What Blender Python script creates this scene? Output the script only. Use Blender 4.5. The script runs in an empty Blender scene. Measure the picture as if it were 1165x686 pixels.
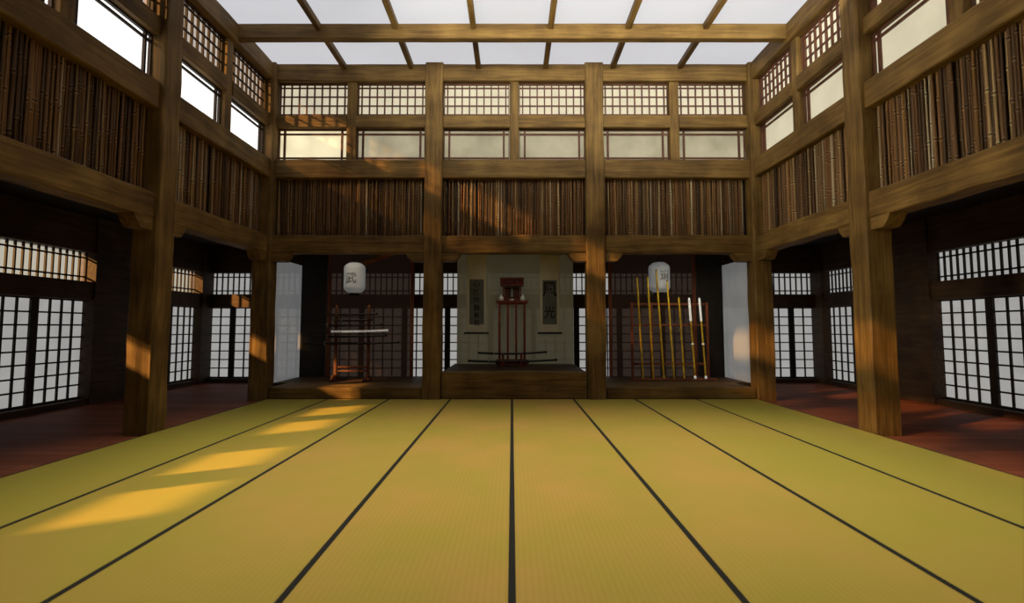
import bpy, math, random
from mathutils import Vector, Matrix
from mathutils import noise as mnoise

random.seed(7)
SC = bpy.context.scene
COL = SC.collection
PI = math.pi

# ------------------------------------------------------------------ materials
def newmat(name):
    m = bpy.data.materials.new(name)
    m.use_nodes = True
    nt = m.node_tree
    nt.nodes.clear()
    out = nt.nodes.new('ShaderNodeOutputMaterial')
    return m, nt, out

def N(nt, typ, **kw):
    n = nt.nodes.new(typ)
    for k, v in kw.items():
        if k in n.inputs.keys():
            n.inputs[k].default_value = v
        else:
            setattr(n, k, v)
    return n

def rgba(c):
    return (c[0], c[1], c[2], 1.0)

def ramp(nt, stops):
    r = nt.nodes.new('ShaderNodeValToRGB')
    el = r.color_ramp.elements
    while len(el) < len(stops):
        el.new(0.5)
    for e, (p, c) in zip(el, stops):
        e.position = p
        e.color = rgba(c)
    return r

def objcoord(nt, scale, rnd=True):
    """Object coordinates, shifted by a per-object random amount, stretched by scale."""
    tc = N(nt, 'ShaderNodeTexCoord')
    mp = N(nt, 'ShaderNodeMapping')
    mp.inputs['Scale'].default_value = scale
    if rnd:
        oi = N(nt, 'ShaderNodeObjectInfo')
        add = N(nt, 'ShaderNodeVectorMath', operation='ADD')
        mul = N(nt, 'ShaderNodeMath', operation='MULTIPLY')
        mul.inputs[1].default_value = 37.0
        nt.links.new(oi.outputs['Random'], mul.inputs[0])
        nt.links.new(tc.outputs['Object'], add.inputs[0])
        nt.links.new(mul.outputs[0], add.inputs[1])
        nt.links.new(add.outputs[0], mp.inputs['Vector'])
    else:
        nt.links.new(tc.outputs['Object'], mp.inputs['Vector'])
    return mp

def wood(name, axis, dark, mid, light, rough=0.62, bump=0.35, fine=1.0):
    m, nt, out = newmat(name)
    sc = [22 * fine, 22 * fine, 22 * fine]
    sc[axis] = 1.3 * fine
    mp = objcoord(nt, sc)
    n1 = N(nt, 'ShaderNodeTexNoise', Scale=1.0, Detail=6.0, Roughness=0.62, Distortion=0.6)
    nt.links.new(mp.outputs[0], n1.inputs['Vector'])
    mp2 = objcoord(nt, (2.2, 2.2, 2.2))
    n2 = N(nt, 'ShaderNodeTexNoise', Scale=1.0, Detail=3.0)
    nt.links.new(mp2.outputs[0], n2.inputs['Vector'])
    mix = N(nt, 'ShaderNodeMath', operation='MULTIPLY_ADD')
    mix.inputs[1].default_value = 0.45
    nt.links.new(n2.outputs['Fac'], mix.inputs[0])
    sca = N(nt, 'ShaderNodeMath', operation='MULTIPLY')
    sca.inputs[1].default_value = 0.55
    nt.links.new(n1.outputs['Fac'], sca.inputs[0])
    nt.links.new(sca.outputs[0], mix.inputs[2])
    r = ramp(nt, [(0.37, dark), (0.5, mid), (0.63, light)])
    nt.links.new(mix.outputs[0], r.inputs[0])
    b = N(nt, 'ShaderNodeBsdfPrincipled', Roughness=rough)
    b.inputs['Specular IOR Level'].default_value = 0.25
    nt.links.new(r.outputs[0], b.inputs['Base Color'])
    bp = N(nt, 'ShaderNodeBump', Strength=bump, Distance=0.012)
    nt.links.new(n1.outputs['Fac'], bp.inputs['Height'])
    nt.links.new(bp.outputs[0], b.inputs['Normal'])
    nt.links.new(b.outputs[0], out.inputs[0])
    return m

def plain(name, c, rough=0.6, metal=0.0, var=0.25, scale=9.0, emit=0.0, spec=0.3):
    m, nt, out = newmat(name)
    mp = objcoord(nt, (scale,) * 3)
    n = N(nt, 'ShaderNodeTexNoise', Scale=1.0, Detail=4.0)
    nt.links.new(mp.outputs[0], n.inputs['Vector'])
    r = ramp(nt, [(0.3, [x * (1 - var) for x in c]), (0.7, [min(1, x * (1 + var)) for x in c])])
    nt.links.new(n.outputs['Fac'], r.inputs[0])
    b = N(nt, 'ShaderNodeBsdfPrincipled', Roughness=rough, Metallic=metal)
    b.inputs['Specular IOR Level'].default_value = spec
    nt.links.new(r.outputs[0], b.inputs['Base Color'])
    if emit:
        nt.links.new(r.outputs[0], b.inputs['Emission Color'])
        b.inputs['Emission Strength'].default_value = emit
    nt.links.new(b.outputs[0], out.inputs[0])
    return m

def paper(name, glow, albedo=(0.5, 0.48, 0.42), trans=0.0, tcol=(1, 1, 1), cloud=0.12, scale=1.6, wash=None):
    """Backlit paper or frosted pane: daylight glow + diffuse, optionally letting light straight through."""
    m, nt, out = newmat(name)
    mp = objcoord(nt, (scale,) * 3)
    n = N(nt, 'ShaderNodeTexNoise', Scale=1.0, Detail=4.0)
    nt.links.new(mp.outputs[0], n.inputs['Vector'])
    lo = [x * (1 - cloud) for x in glow]
    hi = [x * (1 + cloud) for x in glow]
    r = ramp(nt, [(0.3, lo), (0.7, hi)])
    nt.links.new(n.outputs['Fac'], r.inputs[0])
    e = N(nt, 'ShaderNodeEmission')
    nt.links.new(r.outputs[0], e.inputs['Color'])
    d = N(nt, 'ShaderNodeBsdfDiffuse', Color=rgba(albedo))
    a = N(nt, 'ShaderNodeAddShader')
    nt.links.new(e.outputs[0], a.inputs[0])
    nt.links.new(d.outputs[0], a.inputs[1])
    last = a
    if trans > 0:
        t = N(nt, 'ShaderNodeBsdfTransparent', Color=rgba(tcol))
        mx = N(nt, 'ShaderNodeMixShader')
        mx.inputs[0].default_value = trans
        nt.links.new(a.outputs[0], mx.inputs[1])
        nt.links.new(t.outputs[0], mx.inputs[2])
        last = mx
    nt.links.new(last.outputs[0], out.inputs[0])
    return m

def tatami_mat(g):
    m, nt, out = newmat('woven_rush')
    def gr(c):
        k = (0.36, 0.335, 0.050)
        return tuple(a * (1 - g) + b * g for a, b in zip(c, k))
    geo = N(nt, 'ShaderNodeNewGeometry')
    mp = N(nt, 'ShaderNodeMapping')
    mp.inputs['Scale'].default_value = (1.0, 0.8, 1.0)
    nt.links.new(geo.outputs['Position'], mp.inputs['Vector'])
    n = N(nt, 'ShaderNodeTexNoise', Scale=1.0, Detail=3.5, Roughness=0.55)
    nt.links.new(mp.outputs[0], n.inputs['Vector'])
    r = ramp(nt, [(0.34, gr((0.38, 0.30, 0.050))), (0.5, gr((0.43, 0.30, 0.063))), (0.66, gr((0.49, 0.30, 0.080)))])
    nt.links.new(n.outputs['Fac'], r.inputs[0])
    # weave: fine ribs across the mat, crossed by warp lines
    mp2 = objcoord(nt, (1, 1, 1), rnd=False)
    w1 = N(nt, 'ShaderNodeTexWave', wave_type='BANDS', bands_direction='Y', Scale=26.0, Distortion=0.4)
    w2 = N(nt, 'ShaderNodeTexWave', wave_type='BANDS', bands_direction='X', Scale=11.0, Distortion=0.2)
    nt.links.new(mp2.outputs[0], w1.inputs['Vector'])
    nt.links.new(mp2.outputs[0], w2.inputs['Vector'])
    mul = N(nt, 'ShaderNodeMath', operation='MULTIPLY')
    nt.links.new(w1.outputs['Fac'], mul.inputs[0])
    nt.links.new(w2.outputs['Fac'], mul.inputs[1])
    mr = N(nt, 'ShaderNodeMapRange')
    mr.inputs['To Min'].default_value = 0.95
    mr.inputs['To Max'].default_value = 1.06
    nt.links.new(mul.outputs[0], mr.inputs['Value'])
    vm = N(nt, 'ShaderNodeVectorMath', operation='SCALE')
    nt.links.new(r.outputs[0], vm.inputs[0])
    nt.links.new(mr.outputs[0], vm.inputs['Scale'])
    b = N(nt, 'ShaderNodeBsdfPrincipled', Roughness=0.75)
    b.inputs['Specular IOR Level'].default_value = 0.15
    nt.links.new(vm.outputs[0], b.inputs['Base Color'])
    bp = N(nt, 'ShaderNodeBump', Strength=0.15, Distance=0.002)
    nt.links.new(mul.outputs[0], bp.inputs['Height'])
    nt.links.new(bp.outputs[0], b.inputs['Normal'])
    nt.links.new(b.outputs[0], out.inputs[0])
    return m

def floor_mat():
    m, nt, out = newmat('dark_red_planks')
    tc = N(nt, 'ShaderNodeTexCoord')
    br = N(nt, 'ShaderNodeTexBrick', Scale=1.0)
    br.inputs['Color1'].default_value = rgba((0.185, 0.052, 0.026))
    br.inputs['Color2'].default_value = rgba((0.25, 0.078, 0.040))
    br.inputs['Mortar'].default_value = rgba((0.01, 0.004, 0.003))
    br.inputs['Mortar Size'].default_value = 0.003
    br.inputs['Brick Width'].default_value = 2.6
    br.inputs['Row Height'].default_value = 0.16
    nt.links.new(tc.outputs['Object'], br.inputs['Vector'])
    mp = objcoord(nt, (1.5, 26, 26), rnd=False)
    n = N(nt, 'ShaderNodeTexNoise', Scale=1.0, Detail=5.0, Distortion=0.5)
    nt.links.new(mp.outputs[0], n.inputs['Vector'])
    mr = N(nt, 'ShaderNodeMapRange')
    mr.inputs['To Min'].default_value = 0.45
    mr.inputs['To Max'].default_value = 1.5
    nt.links.new(n.outputs['Fac'], mr.inputs['Value'])
    vm = N(nt, 'ShaderNodeVectorMath', operation='SCALE')
    nt.links.new(br.outputs['Color'], vm.inputs[0])
    nt.links.new(mr.outputs[0], vm.inputs['Scale'])
    b = N(nt, 'ShaderNodeBsdfPrincipled', Roughness=0.6)
    b.inputs['Specular IOR Level'].default_value = 0.08
    nt.links.new(vm.outputs[0], b.inputs['Base Color'])
    nt.links.new(b.outputs[0], out.inputs[0])
    return m

def bamboo_mat():
    m, nt, out = newmat('dried_bamboo_canes')
    at = N(nt, 'ShaderNodeVertexColor', layer_name='cane')
    mp = objcoord(nt, (60, 60, 3.0))
    n = N(nt, 'ShaderNodeTexNoise', Scale=1.0, Detail=4.0)
    nt.links.new(mp.outputs[0], n.inputs['Vector'])
    mr = N(nt, 'ShaderNodeMapRange')
    mr.inputs['To Min'].default_value = 0.5
    mr.inputs['To Max'].default_value = 1.5
    nt.links.new(n.outputs['Fac'], mr.inputs['Value'])
    vm = N(nt, 'ShaderNodeVectorMath', operation='SCALE')
    nt.links.new(at.outputs['Color'], vm.inputs[0])
    nt.links.new(mr.outputs[0], vm.inputs['Scale'])
    b = N(nt, 'ShaderNodeBsdfPrincipled', Roughness=0.55)
    b.inputs['Specular IOR Level'].default_value = 0.25
    nt.links.new(vm.outputs[0], b.inputs['Base Color'])
    nt.links.new(b.outputs[0], out.inputs[0])
    return m

WD, WM, WL = (0.074, 0.040, 0.011), (0.152, 0.087, 0.024), (0.240, 0.147, 0.045)
W = [wood('hewn_timber_' + 'xyz'[a], a, WD, WM, WL) for a in range(3)]
D0, D1, D2 = (0.030, 0.016, 0.008), (0.060, 0.032, 0.015), (0.095, 0.050, 0.022)
DK = [wood('dark_timber_' + 'xyz'[a], a, D0, D1, D2) for a in range(3)]
M_black = plain('blackened_wood', (0.016, 0.011, 0.008), 0.7)
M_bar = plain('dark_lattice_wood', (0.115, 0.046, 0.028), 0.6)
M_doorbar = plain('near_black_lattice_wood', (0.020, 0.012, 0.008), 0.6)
M_rush = [tatami_mat(g) for g in (0.65, 0.42, 0.2, 0.0)]
M_edge = plain('black_cloth_border', (0.012, 0.012, 0.010), 0.85)
M_floor = floor_mat()
M_bamboo = bamboo_mat()
M_ceil = paper('white_ceiling_panel', (0.57, 0.575, 0.61), (0.25, 0.25, 0.27), cloud=0.06, scale=0.5)
M_ceil_dim = paper('dim_ceiling_panel', (0.16, 0.16, 0.165), (0.4, 0.4, 0.4), cloud=0.06, scale=0.5)  # unseen front panels, dimmed to keep the lower walls darker
M_back_low = paper('cream_window_paper', (0.31, 0.275, 0.185), (0.16, 0.15, 0.12), cloud=0.30, scale=2.4)
M_back_bright = paper('window_paper_sun_painted', (0.80, 0.70, 0.44), (0.4, 0.38, 0.3), cloud=0.25, scale=1.8)  # brighter copy of the cream paper, sun brightness put into its glow
M_back_lat = paper('cream_lattice_paper', (0.60, 0.54, 0.39), (0.18, 0.17, 0.14), cloud=0.12, scale=2.0)
M_right_low = paper('pale_window_paper', (0.54, 0.49, 0.35), (0.25, 0.24, 0.19), cloud=0.10, scale=2.4)
M_right_lat = paper('pale_lattice_paper', (0.70, 0.66, 0.50), (0.4, 0.38, 0.3), cloud=0.08, scale=2.0)
M_left_low = paper('sunlit_white_pane', (1.3, 1.3, 1.28), (0.3, 0.3, 0.3), trans=0.20, tcol=(1, .95, .85), cloud=0.03)
M_left_lat = paper('sunlit_lattice_paper', (0.32, 0.28, 0.26), (0.25, 0.22, 0.2), trans=0.42, tcol=(1, .95, .85), cloud=0.06)
M_shoji = paper('grey_shoji_paper', (0.33, 0.325, 0.315), (0.2, 0.2, 0.2), cloud=0.08, scale=4.0)
M_transom = paper('grey_transom_paper', (0.33, 0.325, 0.315), (0.2, 0.2, 0.2), cloud=0.06, scale=4.0)
M_transom_sun = paper('sunlit_transom_paper', (0.20, 0.185, 0.15), (0.15, 0.14, 0.12), trans=0.6, tcol=(1, .95, .85), cloud=0.06, scale=4.0)

# ------------------------------------------------------------------ mesh builder
class MB:
    def __init__(self):
        self.v, self.f, self.c, self.sm = [], [], [], []
        self.cur = None
    def add(self, vs, fs, smooth=False):
        b = len(self.v)
        self.v += [Vector(p) for p in vs]
        for f in fs:
            self.f.append([b + i for i in f])
            self.c.append(self.cur)
            self.sm.append(smooth)
        return self
    def box(self, x0, x1, y0, y1, z0, z1):
        vs = [(x0, y0, z0), (x1, y0, z0), (x1, y1, z0), (x0, y1, z0), (x0, y0, z1), (x1, y0, z1), (x1, y1, z1), (x0, y1, z1)]
        return self.add(vs, [(3, 2, 1, 0), (4, 5, 6, 7), (0, 1, 5, 4), (1, 2, 6, 5), (2, 3, 7, 6), (3, 0, 4, 7)])
    def hewn(self, axis, lo, hi, a0, a1, b0, b1, ch=0.012, jit=0.005, step=0.16):
        """A hand-hewn timber along axis: chamfered section, slightly wandering faces. a,b = the two other axes in xyz order."""
        n = max(1, int(round((hi - lo) / step)))
        rings = []
        seed = random.uniform(0, 100)
        for i in range(n + 1):
            t = lo + (hi - lo) * i / n
            ring = []
            for k, (a, b) in enumerate([(a0 + ch, b0), (a1 - ch, b0), (a1, b0 + ch), (a1, b1 - ch), (a1 - ch, b1), (a0 + ch, b1), (a0, b1 - ch), (a0, b0 + ch)]):
                q = k // 2 if k % 2 else k // 2
                da = mnoise.noise(Vector((t * 2.3, seed + q * 3.1, 0))) * jit
                db = mnoise.noise(Vector((t * 2.3, seed + q * 3.1, 9))) * jit
                p = [0, 0, 0]
                o = [x for x in range(3) if x != axis]
                p[axis] = t
                p[o[0]] = a + da
                p[o[1]] = b + db
                ring.append(p)
            rings.append(ring)
        vs = [p for r in rings for p in r]
        fs = []
        for i in range(n):
            for k in range(8):
                k2 = (k + 1) % 8
                q = (i * 8 + k, i * 8 + k2, (i + 1) * 8 + k2, (i + 1) * 8 + k)
                fs.append(q if axis != 1 else q[::-1])
        e0 = tuple(range(8))
        e1 = tuple(n * 8 + k for k in range(8))
        if axis == 1:
            fs += [e0, e1[::-1]]
        else:
            fs += [e0[::-1], e1]
        return self.add(vs, fs)
    def tube(self, pts, rad, seg=8, caps=True, flat=1.0, smooth=True):
        """Swept round section through pts; rad number or list; flat squashes the section sideways."""
        pts = [Vector(p) for p in pts]
        n = len(pts)
        rs = rad if isinstance(rad, (list, tuple)) else [rad] * n
        base = len(self.v)
        up = Vector((0, 0, 1))
        vs, fs = [], []
        for i, p in enumerate(pts):
            d = (pts[min(i + 1, n - 1)] - pts[max(i - 1, 0)]).normalized()
            u = up if abs(d.dot(up)) < 0.95 else Vector((0, 1, 0))
            s = d.cross(u).normalized()
            t = s.cross(d).normalized()
            for k in range(seg):
                a = 2 * PI * k / seg
                vs.append(p + s * (math.cos(a) * rs[i] * flat) + t * (math.sin(a) * rs[i]))
        for i in range(n - 1):
            for k in range(seg):
                k2 = (k + 1) % seg
                fs.append((i * seg + k, i * seg + k2, (i + 1) * seg + k2, (i + 1) * seg + k))
        self.add(vs, fs, smooth)
        if caps:
            self.add(vs[:seg], [tuple(range(seg))[::-1]])
            self.add(vs[-seg:], [tuple(range(seg))])
        return self
    def lathe(self, prof, c=(0, 0, 0), seg=24, smooth=True):
        vs, fs = [], []
        for r, z in prof:
            for k in range(seg):
                a = 2 * PI * k / seg
                vs.append((c[0] + r * math.cos(a), c[1] + r * math.sin(a), c[2] + z))
        for i in range(len(prof) - 1):
            for k in range(seg):
                k2 = (k + 1) % seg
                fs.append((i * seg + k, i * seg + k2, (i + 1) * seg + k2, (i + 1) * seg + k))
        return self.add(vs, fs, smooth)
    def prism(self, outline, axis, lo, hi):
        """Extrude a closed outline (two coordinates) along axis."""
        n = len(outline)
        o = [x for x in range(3) if x != axis]
        vs = []
        for t in (lo, hi):
            for a, b in outline:
                p = [0, 0, 0]
                p[axis] = t; p[o[0]] = a; p[o[1]] = b
                vs.append(p)
        fs = [tuple(range(n))[::-1], tuple(range(n, 2 * n))]
        fs += [(k, (k + 1) % n, n + (k + 1) % n, n + k) for k in range(n)]
        return self.add(vs, fs)
    def build(self, name, mat, parent=None, loc=(0, 0, 0), rotz=0.0, weld=False):
        me = bpy.data.meshes.new(name)
        me.from_pydata([tuple(v) for v in self.v], [], self.f)
        me.materials.append(mat)
        me.polygons.foreach_set('use_smooth', self.sm)
        if any(c is not None for c in self.c):
            ca = me.color_attributes.new('cane', 'FLOAT_COLOR', 'CORNER')
            for p, c in zip(me.polygons, self.c):
                for li in p.loop_indices:
                    ca.data[li].color = rgba(c)
        me.update()
        import bmesh
        bm = bmesh.new(); bm.from_mesh(me)
        if weld:
            bmesh.ops.remove_doubles(bm, verts=bm.verts, dist=1e-5)
        bmesh.ops.recalc_face_normals(bm, faces=bm.faces)
        bm.to_mesh(me); bm.free()
        o = bpy.data.objects.new(name, me)
        COL.objects.link(o)
        o.location = loc
        o.rotation_euler = (0, 0, rotz)
        if parent:
            o.parent = parent
        return o

def tag(o, label, cat, group=None, kind=None):
    o['label'] = label
    o['category'] = cat
    if group: o['group'] = group
    if kind: o['kind'] = kind
    return o

def struct(o, label, cat, group=None):
    return tag(o, label, cat, group, 'structure')

def empty(name, loc, rotz=0.0, tilt=None):
    o = bpy.data.objects.new(name, None)
    o.empty_display_size = 0.1
    COL.objects.link(o)
    o.location = loc
    o.rotation_euler = tilt if tilt else (0, 0, rotz)
    return o

# ------------------------------------------------------------------ dimensions (metres, z = 0 on the mats)
TOP, LATT, LATB, WINT, WINB, BAMT, LINT, LINB = 5.13, 4.86, 4.325, 4.13, 3.622, 3.335, 2.452, 2.182
PX = 3.63          # inner face of the side pillars
BX = 3.685         # inner face of the beams on the side walls
BY = 8.02          # inner face of the beams on the back wall
S = 2.52
HALF = 1.13
BACK = [(-2.48, 1.145, 'left'), (0.035, 1.10, 'middle'), (2.51, 1.11, 'right')]
SIDE = [6.82, 4.30]
OUT = [1.78, -0.74, -3.26]   # bays behind the camera's view
DOORB, DOORT, TRB, TRT = 0.06, 1.448, 1.703, 2.125

# ------------------------------------------------------------------ floor, platforms, mats
fl = MB().box(-6.5, 6.5, -4.7, 11.0, -0.16, -0.02).build('floor', M_floor)
struct(fl, 'dark red-brown plank floor of the corridors around the yellow mats', 'floor')

ORD = ['leftmost', 'second', 'third', 'fourth', 'fifth', 'sixth', 'seventh', 'rightmost']
for i in range(8):
    x0 = -3.64 + 0.91 * i
    b = 0.016
    if i == 0: lab = 'leftmost long yellow tatami strip, along the dark left corridor'
    elif i == 7: lab = 'rightmost long yellow tatami strip, along the dark right corridor'
    elif i == 1: lab = 'yellow tatami strip crossed by bright sun patches, second from the left'
    else: lab = 'yellow tatami strip with black cloth borders, %s of eight from the left' % ORD[i]
    m = MB().box(b, 0.91 - b, 0, 12.4, 0, 0.02).build('tatami_mat', M_rush[min(i, 7 - i)], None, (x0, -4.4, -0.02))
    tag(m, lab, 'tatami mat', 'tatami strips covering the hall floor')
    MB().box(0, b, 0, 12.4, 0, 0.0205).build('cloth_border', M_edge, m)
    MB().box(0.91 - b, 0.91, 0, 12.4, 0, 0.0205).build('cloth_border', M_edge, m)

def platform(name, x0, x1, z, y1, lab, mat_front, depth_board, d0=None, d1=None):
    p = MB().hewn(0, x0, x1, 0.0, depth_board, 0, z, 0.008, 0.003).build(name, mat_front, None, ((0), BY, -0.0))
    tag(p, lab, 'platform', 'raised wooden platforms along the back wall')
    MB().box(x0 if d0 is None else d0, x1 if d1 is None else d1, depth_board, y1 - BY, 0, z - 0.004).build('deck', DK[0], p)
    return p
platform('raised_platform', -3.615, -1.35, 0.165, 9.9, 'low wooden platform under the rack of swords', W[0], 0.75, -3.9, -1.07)
platform('raised_platform', -1.048, 1.112, 0.395, 9.95, 'tall wooden platform under the red altar table between the two middle pillars', W[0], 0.3)
platform('raised_platform', 1.415, 3.615, 0.165, 9.9, 'low wooden platform under the bamboo poles', W[0], 0.75, 1.13, 3.9)

# ------------------------------------------------------------------ pillars with corbels
def corbel(mb, sx, sy, a0, a1, z1, length, drop):
    """Bracket block leaving the pillar along +-x (sx) or +-y (sy); chamfered nose."""
    if sx:
        o = [(sx * a0, z1), (sx * (a0 + length), z1), (sx * (a0 + length - 0.04), z1 - drop * 0.55), (sx * (a0 + length - 0.10), z1 - drop), (sx * a0, z1 - drop)]
        mb.prism(o, 1, a1[0], a1[1])
    else:
        o = [(sy * a0, z1), (sy * (a0 + length), z1), (sy * (a0 + length - 0.04), z1 - drop * 0.55), (sy * (a0 + length - 0.10), z1 - drop), (sy * a0, z1 - drop)]
        mb.prism(o, 0, a1[0], a1[1])

def pillar(cx, cy, hx, hy, lab, arms, top=TOP + 0.02):
    p = MB().hewn(2, 0, top + 0.02, -hx, hx, -hy, hy, 0.014, 0.012, 0.13).build('pillar', W[2], None, (cx, cy, -0.02))
    struct(p, lab, 'pillar', 'square hewn timber pillars')
    for d in arms:
        mb = MB()
        z1 = LINB + 0.02
        if d in ('+x', '-x'):
            corbel(mb, 1 if d == '+x' else -1, 0, hx - 0.02, (-hy + 0.05, hy - 0.02), z1, 0.30, 0.125)
        else:
            corbel(mb, 0, 1 if d == '+y' else -1, hy - 0.02, (-hx + 0.05, hx - 0.05), z1, 0.30, 0.125)
        mb.build('corbel', W[0 if 'x' in d else 1], p)
    return p
pillar(-1.197, 8.10, 0.137, 0.14, 'square timber pillar between the sword rack alcove and the altar alcove', ['+x', '-x'])
pillar(1.263, 8.10, 0.139, 0.14, 'square timber pillar between the altar alcove and the bamboo pole alcove', ['+x', '-x'])
pillar(-3.765, 8.09, 0.135, 0.135, 'corner pillar left of the sword rack, where left wall meets back wall', ['+x', '-y'])
pillar(3.765, 8.09, 0.135, 0.135, 'corner pillar right of the bamboo poles, where right wall meets back wall', ['-x', '-y'])
pillar(-3.765, 5.56, 0.135, 0.14, 'big pillar beside the left edge of the mats, in shadow with a sunlit square', ['+y', '-y'])
pillar(3.765, 5.56, 0.135, 0.14, 'big pillar beside the right edge of the mats, lit along its foot', ['+y', '-y'])
for sx in (-1, 1):
    for y in (3.04, 0.52, -2.0):
        p = MB().hewn(2, 0, TOP + 0.02, -.135, .135, -.14, .14, 0.014, 0.008, 0.4).build('pillar', W[2], None, (sx * 3.765, y, -0.02))
        struct(p, 'timber pillar of the %s wall beyond the edge of the picture' % ('left' if sx < 0 else 'right'), 'pillar', 'square hewn timber pillars')

# ------------------------------------------------------------------ bays: local frame x along the wall, y outward, z up
def xf(side, c):
    """location and rotation of a bay whose centre is c along the wall"""
    if side == 'back': return (c, BY, 0), 0.0
    if side == 'right': return (BX, c, 0), -PI / 2
    return (-BX, c, 0), PI / 2

def beam(side, c, x0, x1, y0, y1, z0, z1, lab, jit=0.006, name='beam', step=0.16):
    loc, rz = xf(side, c)
    o = MB().hewn(0, x0, x1, y0, y1, z0, z1, 0.012, jit, step).build(name, W[0], None, loc, rz)
    return struct(o, lab, name, 'hewn beams framing the walls')

def mullion(side, c, lab):
    loc, rz = xf(side, c)
    o = MB().hewn(2, WINB - 0.01, LATT + 0.01, -0.073, 0.073, 0.03, 0.17, 0.008, 0.003).build('mullion', W[2], None, loc, rz)
    return struct(o, lab, 'mullion', 'short posts between the high windows')

WN = [0]
def window(side, c, x0, x1, z0, z1, kind, pmat, lab, n=9, y=0.10):
    """high window: dark lattice in front of a glowing paper pane"""
    WN[0] += 1
    loc, rz = xf(side, c)
    root = empty('window_%d' % WN[0], loc, rz)
    struct(root, lab, 'window', 'high lattice windows' if kind == 'lattice' else 'high paper windows')
    mb = MB()
    t, d = (0.0095, 0.014)
    e = 0.018
    if kind == 'lattice':
        # n bars, half cells at the edges; four rails with half rows at top and bottom
        w = x1 - x0
        pit = w / (n - 1 + 0.95)
        first = x0 + (w - pit * (n - 1)) / 2
        for k in range(n):
            xx = first + pit * k
            mb.box(xx - t, xx + t, y, y + 2 * d, z0, z1)
        h = z1 - z0
        for fr in (0.12, 0.385, 0.655, 0.92):
            zz = z0 + h * (1 - fr)
            mb.box(x0, x1, y + 0.004, y + 2 * d - 0.004, zz - t, zz + t)
    else:
        for xx in (x0 + 0.085, x1 - 0.085):
            mb.box(xx - .015, xx + .015, y, y + 2 * d, z0, z1)
        for zz in (z1 - 0.075, z0 + 0.055):
            mb.box(x0, x1, y + 0.004, y + 2 * d - .004, zz - .014, zz + .014)
    mb.box(x0, x1, y - .004, y + .03, z1 - e, z1)
    mb.box(x0, x1, y - .004, y + .03, z0, z0 + e * .5)
    mb.box(x0, x0 + e * .6, y - .004, y + .03, z0, z1)
    mb.box(x1 - e * .6, x1, y - .004, y + .03, z0, z1)
    mb.build('lattice_frame' if kind == 'lattice' else 'window_frame', M_doorbar if side == 'left' else M_bar, root)  # left bars near black to hold down the sun on them
    MB().box(x0 - 0.06, x1 + 0.06, y + 0.034, y + 0.042, z0 - 0.05, z1 + 0.05).build('paper_pane', pmat, root)
    return root

CANES = [(0.115, 0.060, 0.024), (0.082, 0.042, 0.018), (0.055, 0.030, 0.014), (0.145, 0.088, 0.038), (0.19, 0.125, 0.06), (0.10, 0.046, 0.017), (0.22, 0.17, 0.11), (0.13, 0.066, 0.020)]
def bamboo(side, c, x0, x1, z0, z1, lab):
    loc, rz = xf(side, c)
    mb = MB()
    x = x0
    h = z1 - z0
    while x < x1 - 0.02:
        r = random.choice([0.0075, 0.009, 0.0105, 0.012, 0.0145])
        col = random.choices(CANES, [5, 5, 5, 3, 2.0, 4, 1.6, 3])[0]
        k = random.uniform(0.7, 1.45)
        base = [q * k * 1.4 for q in col]
        yy = 0.105 + random.uniform(-0.016, 0.014)
        lean = random.uniform(-0.010, 0.010)
        rings = [(0.0, r, 0)]
        z = random.uniform(0.04, 0.5)
        while z < h - 0.05:
            if z - 0.03 > rings[-1][0]:
                b = random.uniform(1.25, 1.6)
                rings += [(z - 0.020, r, 0), (z - 0.009, r * b, 1), (z, r * 1.0, 2), (z + 0.009, r * b, 1), (z + 0.020, r, 0)]
            z += random.uniform(0.30, 0.75)
        rings.append((h, r * 0.95, 0))
        seg = 8
        vs, fs, cs = [], [], []
        for zz, rr, _ in rings:
            for q in range(seg):
                a = 2 * PI * q / seg
                vs.append((x + r + lean * zz / h + rr * math.cos(a), yy + rr * math.sin(a), z0 + zz))
        for i in range(len(rings) - 1):
            for q in range(seg):
                q2 = (q + 1) % seg
                mb.cur = [base, [min(0.5, v * 1.7 + 0.02) for v in base], [v * 0.35 for v in base]][max(rings[i][2], rings[i + 1][2]) if 2 not in (rings[i][2], rings[i + 1][2]) else 2]
                mb.add([vs[i * seg + q], vs[i * seg + q2], vs[(i + 1) * seg + q2], vs[(i + 1) * seg + q]], [(0, 1, 2, 3)], True)
        x += 2 * r * random.uniform(1.02, 1.3)
    mb.cur = None
    o = mb.build('bamboo_wall', M_bamboo, None, loc, rz, weld=True)
    return struct(o, lab, 'bamboo wall', 'bamboo cane wall panels')

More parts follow.
